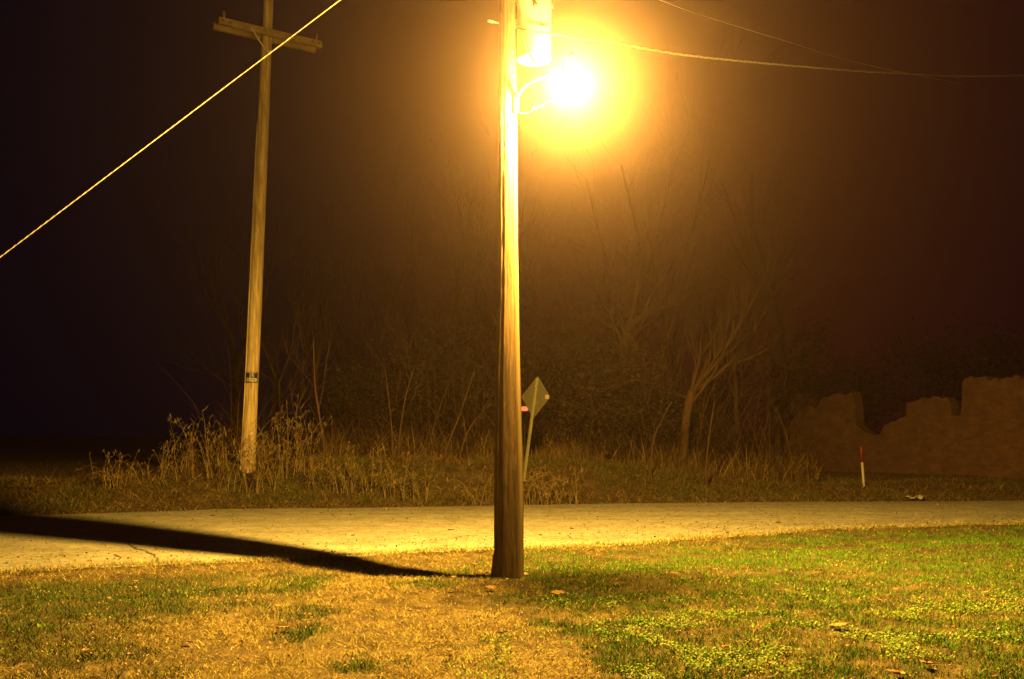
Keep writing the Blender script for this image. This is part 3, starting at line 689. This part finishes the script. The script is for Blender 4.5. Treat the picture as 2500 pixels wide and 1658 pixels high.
# far parked car showing tail lights through the weeds
CY = 62.0; cl_, cr_ = P(697, 1075, CY), P(744, 1077, CY); cc_ = (cl_ + cr_) / 2; wc = max((cr_ - cl_).length + .25, 1.5)
carg = .25
car = empty('parked_car', (cc_.x, CY, carg), 'dark distant car with small red tail lights behind the weeds', 'car')
def hull(prof, w, x0, y0, z0):
    m = MB(); n_ = len(prof); vs = []
    for s_, k in ((-1, 1), (-.92, 1.0), (.92, 1.0), (1, 1)):
        for (a, b) in prof: vs.append((x0 + s_ * w / 2, y0 + a * (1 if abs(s_) < 1 else .985), z0 + b * (1 if abs(s_) < 1 else .97)))
    fs = []
    for r_ in range(3): fs += [(r_ * n_ + i, r_ * n_ + (i + 1) % n_, (r_ + 1) * n_ + (i + 1) % n_, (r_ + 1) * n_ + i) for i in range(n_)]
    fs += [tuple(range(n_))[::-1], tuple(range(3 * n_, 4 * n_))]; m.add(vs, fs); return m
hull([(0, .3), (0, .75), (.08, .9), (.5, .95), (.9, 1.38), (2.3, 1.42), (2.95, .98), (4.1, .85), (4.25, .6), (4.2, .3)], wc, cc_.x, CY, carg).build('body', M['car'], car, smooth=False, bevel=.03)
m = MB(); m.add([(cc_.x - wc * .38, CY + .50, carg + 1.0), (cc_.x + wc * .38, CY + .50, carg + 1.0), (cc_.x + wc * .34, CY + .83, carg + 1.34), (cc_.x - wc * .34, CY + .83, carg + 1.34)], [(0, 1, 2, 3)]); m.build('rear_window', M['glass'], car)
for sx_ in (-1, 1):
    for yy in (.8, 3.4):
        m = MB(); m.tube([(cc_.x + sx_ * (wc / 2 - .2), CY + yy, carg + .32), (cc_.x + sx_ * (wc / 2 + .01), CY + yy, carg + .32)], .32, n=20); wh = m.build('wheel', M['blackcable'], car)
        m = MB(); m.tube([(cc_.x + sx_ * (wc / 2 + .005), CY + yy, carg + .32), (cc_.x + sx_ * (wc / 2 + .02), CY + yy, carg + .32)], .18, n=16); m.build('rim', M['galv'], wh)
tlm = emis('red_tail_light', (1, .008, .015), .42)
for (a, b) in ((694, 1074), (700, 1076), (724, 1075), (740, 1077), (748, 1077)):
    c = P(a, b, CY - .02); m = MB(); m.box(c, .14, .05, .10); m.build('tail_light', tlm, car, smooth=False, bevel=.02)

# ------------------------------------------------------------ marker post and scraps at the right
mk = G(2110, 1203, .05); mk = P(2110, 1200, mk.y)
tp_ = P(2102, 1090, mk.y); me_ = empty('marker_post', mk, 'thin white marker post with a red top beyond the road', 'marker post')
jn = mk.lerp(tp_, .65); dn = (mk - tp_).normalized()
m = MB(); m.tube([mk + dn * .25, jn], .034, n=14); m.build('post', M['white'], me_)
m = MB(); m.tube([jn, jn.lerp(tp_, .95), tp_], [.037, .037, .025], n=14); m.build('red_cap', M['red'], me_)
def scrap(name, px, py, w, d, h, rz, label, m_):
    g = G(px, py, .1); z = float(HT(g.x, g.y)); mb = MB(); n = 8; vs = []
    for i in range(n):
        for j in range(4):
            vs.append(Vector((g.x, g.y, z + .05)) + Matrix.Rotation(rz, 3, 'Z') @ Vector(((i / (n - 1) - .5) * w, (j / 3 - .5) * d, h * (.3 + random.random() * .9))))
    mb.add(vs, [(i * 4 + j, i * 4 + j + 1, i * 4 + j + 5, i * 4 + j + 4) for i in range(n - 1) for j in range(3)])
    o = mb.build(name, m_, None); s_ = o.modifiers.new('thickness', 'SOLIDIFY'); s_.thickness = .008
    return setp(o, label, 'litter')
scrap('paper_scrap', 2234, 1213, .42, .22, .12, .25, 'crumpled pale paper scrap lying beyond the road at right', M['white'])
g = G(2163, 1205, .05); m = MB(); m.add([(g.x - .045, g.y, g.z + .16), (g.x + .0, g.y - .03, g.z - .02), (g.x + .05, g.y, g.z + .12), (g.x + .005, g.y + .02, g.z + .04)], [(0, 1, 3), (1, 2, 3)])
o = m.build('plastic_scrap', M['white'], None, smooth=False); o.modifiers.new('thickness', 'SOLIDIFY').thickness = .006; setp(o, 'small upright pale scrap right of the marker post', 'litter')
g = G(2439, 1541, .05); m = MB(); m.lathe(g, [(.004, 0), (.013, .006), (.013, .02), (.004, .028)], n=10); setp(m.build('bottle_cap', M['white'], None), 'tiny white bottle cap in the lawn at far right', 'litter')

# ------------------------------------------------------------ long rough wall at the far right
A = G(2040, 1166); B = G(2500, 1187); wd_ = (B - A).normalized(); wn = Vector((wd_.y, -wd_.x, 0)); 
if wn.y > 0: wn = -wn
def onwall(px, py):
    r = ray(px, py); o = Vector((0, 0, CAMZ)); t = (A - o).dot(wn) / r.dot(wn); return o + r * t
prof_px = [(1887, 966), (1900, 958), (1930, 955), (1955, 962), (1975, 985), (1990, 1000), (2000, 985), (2010, 972), (2040, 962), (2084, 960), (2088, 1030), (2100, 1045), (2122, 1056), (2135, 1062), (2150, 1060), (2160, 1035), (2178, 1026), (2210, 1022), (2214, 985), (2245, 975), (2280, 968), (2318, 975), (2322, 1016), (2345, 1018), (2349, 930), (2380, 920), (2440, 926), (2470, 918), (2520, 924), (2600, 926), (2700, 920), (2900, 925)]
pts = []
for i, (a, b) in enumerate(prof_px[:-1]):
    c, d = prof_px[i + 1]; k_ = max(1, int(math.hypot(c - a, d - b) / 8))
    for k in range(k_):
        t = k / k_; pts.append(onwall(a + (c - a) * t + random.uniform(-2, 2), b + (d - b) * t + random.uniform(-5, 5)))
pts.append(onwall(*prof_px[-1]))
tl = -1e9
for i, p in enumerate(pts):
    t = (p - A).dot(wd_)
    if t < tl + .004: pts[i] = p + wd_ * (tl + .004 - t); t = tl + .004
    tl = t
m = MB(); n_ = len(pts); th = -wn * .45; vs = []
for p in pts: vs += [p, Vector((p.x, p.y, -.3)), p + th, Vector((p.x, p.y, -.3)) + th]
fs = []
for i in range(n_ - 1):
    k = 4 * i; fs += [(k, k + 4, k + 5, k + 1), (k + 2, k + 3, k + 7, k + 6), (k, k + 2, k + 6, k + 4)]
fs += [(0, 1, 3, 2), (4 * n_ - 4, 4 * n_ - 2, 4 * n_ - 1, 4 * n_ - 3)]
m.add(vs, fs)
setp(m.build('ruined_wall', M['wall'], None, smooth=False), 'long rough brown wall with a broken notched top at far right', 'wall')

# ------------------------------------------------------------ trees
def grow(mb, p, d, length, r, depth, up=.15, wob=.18, nseg=6, kids=(3, 5), spread=.7, taper=.35, minr=.006):
    pts = [p.copy()]; rad = [r]; dirs = [d.copy()]
    for i in range(nseg):
        d = (d + Vector((random.gauss(0, wob), random.gauss(0, wob), random.gauss(0, wob) + up)) * .5).normalized()
        p = p + d * length / nseg; pts.append(p.copy()); rad.append(r * (1 - (1 - taper) * (i + 1) / nseg)); dirs.append(d.copy())
    mb.tube(pts, rad, n=7 if r > .05 else (5 if r > .02 else 3), cap=False)
    if depth == 0: return
    for k in range(random.randint(*kids)):
        i = random.randint(max(1, nseg // 3), nseg); b = dirs[i]
        s = Vector((random.gauss(0, 1), random.gauss(0, 1), random.gauss(0, .6))); s = (s - b * s.dot(b)).normalized()
        nd = (b + s * spread * random.uniform(.6, 1.3)).normalized()
        grow(mb, pts[i].copy(), nd, length * random.uniform(.45, .75), max(rad[i] * random.uniform(.4, .65), minr), depth - 1, up, wob, max(3, nseg - 1), kids, spread, taper, minr)
def bare_tree(name, base, label, group, limbs=None, h=8, r=.14, m_='bark', cat='tree', depth=3, fork=True, minr=.008):
    e = empty(name, base, label, cat, group)
    t = MB(); br = MB(); b = Vector(base)
    if limbs:
        for li, (pts, r0, r1) in enumerate(limbs):
            sp = spl(pts, 5); n = len(sp); rr = [r0 + (r1 - r0) * i / (n - 1) for i in range(n)]
            (t if li == 0 else br).tube(sp, rr, n=8)
            for i in range(n // 4 if li else n // 2, n):
                for q in range(1):
                    if random.random() < .65:
                        d = (sp[min(i + 1, n - 1)] - sp[i - 1]).normalized(); s = Vector((random.gauss(0, 1), random.gauss(0, .6), random.gauss(0, .7))); s = (s - d * s.dot(d)).normalized()
                        grow(br, sp[i], (d + s * .7).normalized(), random.uniform(.8, 2.2), max(rr[i] * .4, minr), depth - 1, minr=minr * .7)
    else:
        top = b + Vector((random.gauss(0, .3), random.gauss(0, .3), h * .45)); pts = spl([b - Vector((0, 0, .3)), b.lerp(top, .5) + Vector((random.gauss(0, .12), 0, 0)), top], 5)
        t.tube(pts, [r * (1.1 - .45 * i / (len(pts) - 1)) for i in range(len(pts))], n=8)
        for k in range(random.randint(2, 4)):
            a = random.uniform(0, 6.28); grow(br, pts[-1], Vector((math.cos(a) * .5, math.sin(a) * .5, 1)).normalized(), h * .5, r * .5, depth, minr=minr, spread=.6)
        for k in range(5):
            a = random.uniform(0, 6.28); i = random.randint(3, len(pts) - 1); grow(br, pts[i], Vector((math.cos(a), math.sin(a), .6)).normalized(), h * .3, r * .3, depth - 1, minr=minr)
    t.build('trunk', M[m_], e); br.build('branches', M[m_], e); return e
def dupe(root, loc, rz, sc):
    r_ = root.copy(); COL.objects.link(r_); r_.location = loc; r_.rotation_euler = (0, 0, rz); r_.scale = (sc, sc, sc)
    for ch in list(root.children):
        c = ch.copy(); COL.objects.link(c); c.parent = r_
    return r_
HY = 28.5
def PP(lst, Y): return [P(a, b, Y + dy) for a, b, dy in lst]
# the two trees whose limbs catch the light
b1 = P(1672, 1120, HY); b1.z = float(HT(b1.x, HY))
bare_tree('bare_tree', b1, 'leaning bare tree with forked pale limbs rising right of the sign', 'bare trees at the wood edge', limbs=[
    (PP([(1668, 1135, 0), (1674, 1040, 0), (1682, 985, 0), (1690, 955, 0)], HY), .13, .12),
    (PP([(1690, 955, 0), (1712, 925, -.1), (1755, 875, -.2), (1800, 800, -.4), (1850, 715, -.5), (1900, 640, -.5)], HY), .10, .02),
    (PP([(1690, 955, 0), (1740, 915, .2), (1790, 888, .4), (1835, 872, .6), (1880, 850, .8)], HY), .09, .02),
    (PP([(1688, 965, 0), (1700, 900, .2), (1735, 830, .3), (1760, 770, .3)], HY), .06, .012),
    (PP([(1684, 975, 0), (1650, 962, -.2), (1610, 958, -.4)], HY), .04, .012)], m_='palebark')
b2 = P(1525, 1080, 30.0); b2.z = float(HT(b2.x, 30))
bare_tree('bare_tree', b2, 'tall bare tree forking high up under the lamp glow', 'bare trees at the wood edge', limbs=[
    (PP([(1515, 1150, 0), (1520, 980, 0), (1524, 860, 0), (1532, 810, 0)], 30), .17, .13),
    (PP([(1532, 810, 0), (1545, 760, 0), (1556, 700, .1), (1570, 610, .2), (1590, 480, .2)], 30), .10, .02),
    (PP([(1534, 800, 0), (1570, 770, -.2), (1610, 752, -.4), (1650, 742, -.5), (1700, 700, -.5)], 30), .09, .02),
    (PP([(1532, 815, 0), (1528, 770, .2), (1540, 700, .2), (1530, 600, .2)], 30), .07, .015),
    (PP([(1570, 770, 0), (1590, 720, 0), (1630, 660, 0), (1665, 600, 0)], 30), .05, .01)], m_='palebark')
# slender saplings in front of the woods
saps = [((1090, 1100), (1125, 1005), (1160, 900), 'slender forked sapling left of the near pole, the upper of two', .030), ((1125, 1105), (1150, 1040), (1200, 985), 'short slanting pale sapling immediately left of the near pole', .028),
        ((958, 1080), (952, 1000), (940, 900), 'thin straight sapling behind the second drooping weeds', .030), ((975, 1075), (988, 980), (1010, 900), 'thin sapling leaning right beside the straight one', .028),
        ((700, 1080), (725, 1000), (745, 950), 'wispy sapling leaning right of the tallest weeds', .022), ((790, 1080), (770, 950), (765, 830), 'tall faint sapling near the reddish gap in the woods', .045),
        ((1590, 1130), (1600, 1060), (1640, 980), 'slim sapling at the left foot of the leaning bare tree', .03), ((1725, 1130), (1735, 1040), (1745, 980), 'slim sapling at the right foot of the leaning bare tree', .03)]
for (a, b, c, lb, r_) in saps:
    pa, pb2, pc2 = P(*a, 25.6), P(*b, 25.6), P(*c, 25.6); z_ = float(HT(pa.x, 25.6)); base = Vector((pa.x, 25.6, z_))
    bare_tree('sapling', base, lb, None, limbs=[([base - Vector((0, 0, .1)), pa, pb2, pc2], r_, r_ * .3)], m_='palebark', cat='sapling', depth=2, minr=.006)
# the wood behind: bare trees, copied from four grown ones
protos = []
wl = 'dim bare tree lost in the dark wood behind the road'
spots = []
for i in range(34):
    pxx = 560 + 1350 * (i / 33) + random.uniform(-25, 25); Yw = random.uniform(29.5, 44)
    if abs(pxx - 1281) < 26 and True: pxx += 60
    spots.append((P(pxx, 1000, Yw).x, Yw))
protos = []
for k in range(4):
    x_, y_ = spots[k * 8]; z_ = float(HT(x_, y_)) - .1
    protos.append((bare_tree('bare_tree', (x_, y_, z_), wl, 'dim bare trees in the dark wood', h=random.uniform(8, 11), r=.13, depth=3), k * 8))
used = {k for _, k in protos}
for i, (x_, y_) in enumerate(spots):
    if i in used: continue
    p_ = random.choice(protos)[0]; dupe(p_, (x_, y_, float(HT(x_, y_)) - .1), random.uniform(0, 6.28), random.uniform(.65, 1.15))
# evergreen bushes: clouds of small leaf faces round a branching trunk
def bush(name, base, w_, h_, nl, label, group, cat='bush', lsz=.09):
    e = empty(name, base, label, cat, group); b = Vector(base)
    t = MB(); t.tube([b - Vector((0, 0, .2)), b + Vector((.05, 0, h_ * .4)), b + Vector((0, 0, h_ * .85))], [.09, .06, .015], n=7)
    for k in range(9):
        a = random.uniform(0, 6.28); z_ = random.uniform(.15, .7) * h_; t.tube([b + Vector((0, 0, z_)), b + Vector((math.cos(a) * w_ * .22, math.sin(a) * w_ * .22, z_ + .1 * h_)), b + Vector((math.cos(a) * w_ * .42, math.sin(a) * w_ * .42, z_ + .15 * h_))], [.03, .02, .006], n=4)
    t.build('trunk', M['bark'], e)
    ncl = 46; cl = []
    while len(cl) < ncl:
        u = RNG.random(3) * 2 - 1
        if u[0] ** 2 + u[1] ** 2 + u[2] ** 2 < 1: cl.append((u[0] * w_ / 2 * (1 - .35 * max(u[2], 0)), u[1] * w_ / 2 * .8, h_ * (.52 + .46 * u[2]), RNG.random() * .5 + .5))
    cl = np.array(cl); k = RNG.integers(0, ncl, nl); c = cl[k, :3] + RNG.normal(0, 1, (nl, 3)) * (cl[k, 3:4] * .2 * min(w_, h_) * .6)
    c[:, 2] = np.maximum(c[:, 2], .03)
    u = RNG.normal(0, 1, (nl, 3)); u /= np.linalg.norm(u, axis=1)[:, None]; v = np.cross(u, RNG.normal(0, 1, (nl, 3))); v /= np.linalg.norm(v, axis=1)[:, None]
    s = lsz * .45 * np.exp(RNG.normal(0, .55, (nl, 1))); V = np.stack([c - u * s * .5, c + v * s * .3, c + u * s * .5, c - v * s * .3], 1).reshape(-1, 3)
    me = bpy.data.meshes.new('crown'); me.vertices.add(len(V)); me.vertices.foreach_set('co', V.reshape(-1).astype('f')); me.loops.add(len(V)); me.loops.foreach_set('vertex_index', np.arange(len(V), dtype='i'))
    me.polygons.add(nl); me.polygons.foreach_set('loop_start', np.arange(nl, dtype='i') * 4); me.update(calc_edges=True); me.materials.append(M['foliage'])
    o = bpy.data.objects.new('crown', me); link(o, e); return e
bp = [None, None]
bl = 'dark leafy evergreen bush filling the edge of the wood'
bspots = [(1440, 27.8, 3.2, 3.4), (1545, 28.6, 2.8, 4.0), (1370, 29.0, 3.0, 4.2), (1620, 30, 2.6, 3.0), (1480, 31, 3.4, 5.4), (1180, 29.5, 3, 3.2), (1060, 30.5, 3.4, 3.8), (930, 30, 3.2, 3.0), (860, 31, 2.0, 3.0), (1290, 34, 3, 3.4), (1120, 33, 4, 5), (900, 36, 3, 3.6), (1720, 30.5, 2.0, 2.0), (1770, 33, 2.2, 4.4), (2250, 42, 4, 6), (2100, 43, 4, 5), (2420, 41, 4, 6), (1960, 41, 4, 6.5)]
for i, (pxx, Yb, w_, h_) in enumerate(bspots):
    x_ = P(pxx, 1000, Yb).x; z_ = float(HT(x_, Yb))
    if i < 2: bp[i] = (bush('evergreen_bush', (x_, Yb, z_), w_, h_, 11000, bl, 'evergreen bushes at the wood edge'), w_, h_)
    else:
        p_, w0, h0 = bp[i % 2]; d_ = dupe(p_, (x_, Yb, z_), random.uniform(0, 6.28), 1); d_.scale = (w_ / w0, w_ / w0, h_ / h0)
# undergrowth on the wood floor
x = -9.5 + 20 * RNG.random(26000); y = 27.5 + 14 * RNG.random(26000); k = (x < 8.5) & ~((x / y > -.245) & (x / y < -.19)); x, y = x[k], y[k]
blades('undergrowth', onground(x, y, -.02), .8, .016, .35, BROWN, segs=3, droop=.9, label='dim brown undergrowth between the trunks of the wood', cat='undergrowth')

x = -9.0 + 17.5 * RNG.random(9000); y = 27.5 + 9 * RNG.random(9000); k = ~((x / y > -.245) & (x / y < -.19)) & (RNG.random(9000) < sst(.3, .6, vnoise(x, y, 1.1, 91))); x, y = x[k], y[k]
blades('thicket', onground(x, y, -.02), 2.3 * (.4 + 1.1 * vnoise(x, y, 1.4, 92)), .016, .3, [(.05, .028, .016), (.08, .045, .025), (.11, .07, .04), (.03, .015, .01)], segs=6, droop=1.3, label='dim reddish tangle of long thin stems in front of the woods', cat='thicket')
# ------------------------------------------------------------ fallen leaves and stones
def leafmesh(name, sz, curl, m_):
    me_v = []; n = 9
    for i in range(n):
        t = i / (n - 1); w_ = math.sin(math.pi * t ** .8) * .36 * (1 + .25 * math.sin(i * 2.4))
        for s_ in (-1, 0, 1): me_v.append(((t - .5) * sz, s_ * w_ * sz, sz * (curl * (abs(s_) * .5 + (t - .5) ** 2 * 1.6) + .02 * math.sin(i * 3 + s_))))
    me = bpy.data.meshes.new(name); me.from_pydata(me_v, [], [(i * 3 + j, i * 3 + j + 1, i * 3 + j + 4, i * 3 + j + 3) for i in range(n - 1) for j in range(2)]); me.materials.append(m_); return me
lm = [leafmesh('fallen_leaf', .12, .14, M['leaf']), leafmesh('fallen_leaf', .10, .25, M['leaf']), leafmesh('fallen_leaf', .10, .12, M['darkleaf'])]
def leaf(px, py, k, label=None, group=None, s=1.0, rz=None, onroad=False):
    g = G(px, py, .02); z = (roadz(g.x, g.y) + .004) if onroad else float(HT(g.x, g.y)) + .03
    o = bpy.data.objects.new('fallen_leaf', lm[k]); o.location = (g.x, g.y, z); o.rotation_euler = (random.uniform(-.2, .2) * (not onroad), random.uniform(-.2, .2) * (not onroad), random.uniform(0, 6.28) if rz is None else rz); o.scale = (s, s, s); link(o)
    sm_ = o.modifiers.new('thickness', 'SOLIDIFY'); sm_.thickness = .003
    return setp(o, label, 'leaf', group)
leaf(1200, 1439, 0, 'broad tan leaf lying just below the foot of the near pole', s=1.1, rz=.3)
leaf(1105, 1451, 1, 'curled tan leaf on the grass left of the pole foot', s=.9)
leaf(1363, 1452, 0, 'curled orange brown leaf on dim grass right of the pole foot', s=1.3, rz=.1)
leaf(1226, 1542, 2, 'dark curled leaf on the straw directly below the pole', s=1.0)
leaf(1158, 1366, 1, 'pale leaf in the grass behind the pole on its left', s=.9)
leaf(690, 1543, 0, 'long pale leaf on the dry lawn left of centre', s=1.0, rz=.5)
leaf(460, 1567, 2, 'dark leaf on the straw near the lower left', s=.9)
leaf(660, 1465, 2, 'dark leaf beside the left green patch', s=.8)
leaf(2050, 1530, 0, 'large brown leaf in the right foreground lawn', s=1.4, rz=-.2)
leaf(2190, 1644, 0, 'big pale leaf at the bottom edge on the right', s=1.4)
leaf(2262, 1626, 1, 'curled pale leaf near the bottom right corner', s=1.1)
leaf(1772, 1580, 1, 'small pale leaf in the leafy weeds at lower right', s=.8)
leaf(2005, 1399, 1, 'pale leaf on the sunken grass at right behind the lamp foot', s=.8)
leaf(1645, 1403, 0, 'tan leaf between the lamp foot and the road', s=.9)
leaf(1347, 1364, 2, 'dark leaf right behind the pole near the road', s=.9)
leaf(1430, 1388, 2, 'dark leaf in the verge right of the pole', s=.9)
for (a, b) in ((1320, 1308), (1396, 1294), (784, 1255), (995, 1271), (1900, 1278), (2050, 1290), (520, 1262), (1700, 1278), (1776, 1300), (1460, 1323), (1100, 1298)):
    leaf(a, b, 2, 'dark flattened leaf lying on the pale road', 'dark leaves on the road', s=random.uniform(.6, 1.1), onroad=True)
for i in range(46):
    while True:
        a = random.uniform(-20, 2520); b = random.uniform(1400, 1655)
        g = G(a, b)
        if yn(g.x) - g.y > .5 and abs(g.x - pb_.x) > .3: break
    leaf(a, b, random.choice((0, 1, 2)), 'small dead leaf scattered loose on the open lawn', 'dead leaves scattered on the lawn', s=random.uniform(.35, .75))
M['stone'] = mat('pale_limestone', (.36, .30, .22), (.52, .45, .34), scale=20, rough=.9, bump=.4)
for (a, b, s_, lb) in ((1283, 1404, .055, 'pale stone at the right of the pole foot'), (1268, 1413, .04, 'small stone touching the front right of the pole foot'), (1238, 1420, .025, 'smallest stone in front of the pole foot')):
    g = G(a, b, 0); m = MB(); m.lathe((0, 0, 0), [(s_ * .3, -s_ * .3), (s_ * .9, 0), (s_, s_ * .25), (s_ * .6, s_ * .5), (s_ * .1, s_ * .6)], n=9)
    m.v = [(x_ * (1 + .25 * math.sin(7 * y_ / s_)), y_ * .7, z_) for x_, y_, z_ in m.v]
    o = m.build('stone', M['stone'], None); o.location = (g.x, g.y, float(HT(g.x, g.y)) + .01); o.rotation_euler = (0, 0, random.uniform(0, 3)); setp(o, lb, 'stone', 'stones at the pole foot')

# ------------------------------------------------------------ haze
m = MB(); m.box((0, 53, 9.5), 130, 126, 23); hz_ = m.build('haze', None, None, smooth=False) if False else None
me = bpy.data.meshes.new('haze'); me.from_pydata(m.v, [], m.f); hm = bpy.data.materials.new('night_haze'); hm.use_nodes = True; N = hm.node_tree.nodes; N.remove(N['Principled BSDF'])
pv = N.new('ShaderNodeVolumePrincipled'); pv.inputs['Color'].default_value = (*HAZE_RGB, 1); pv.inputs['Density'].default_value = HAZE; pv.inputs['Anisotropy'].default_value = HAZE_G
hm.node_tree.links.new(pv.outputs[0], N['Material Output'].inputs['Volume']); me.materials.append(hm)
ho = link(bpy.data.objects.new('haze', me)); setp(ho, 'thin night mist glowing round the street lamp', 'haze', kind='stuff')
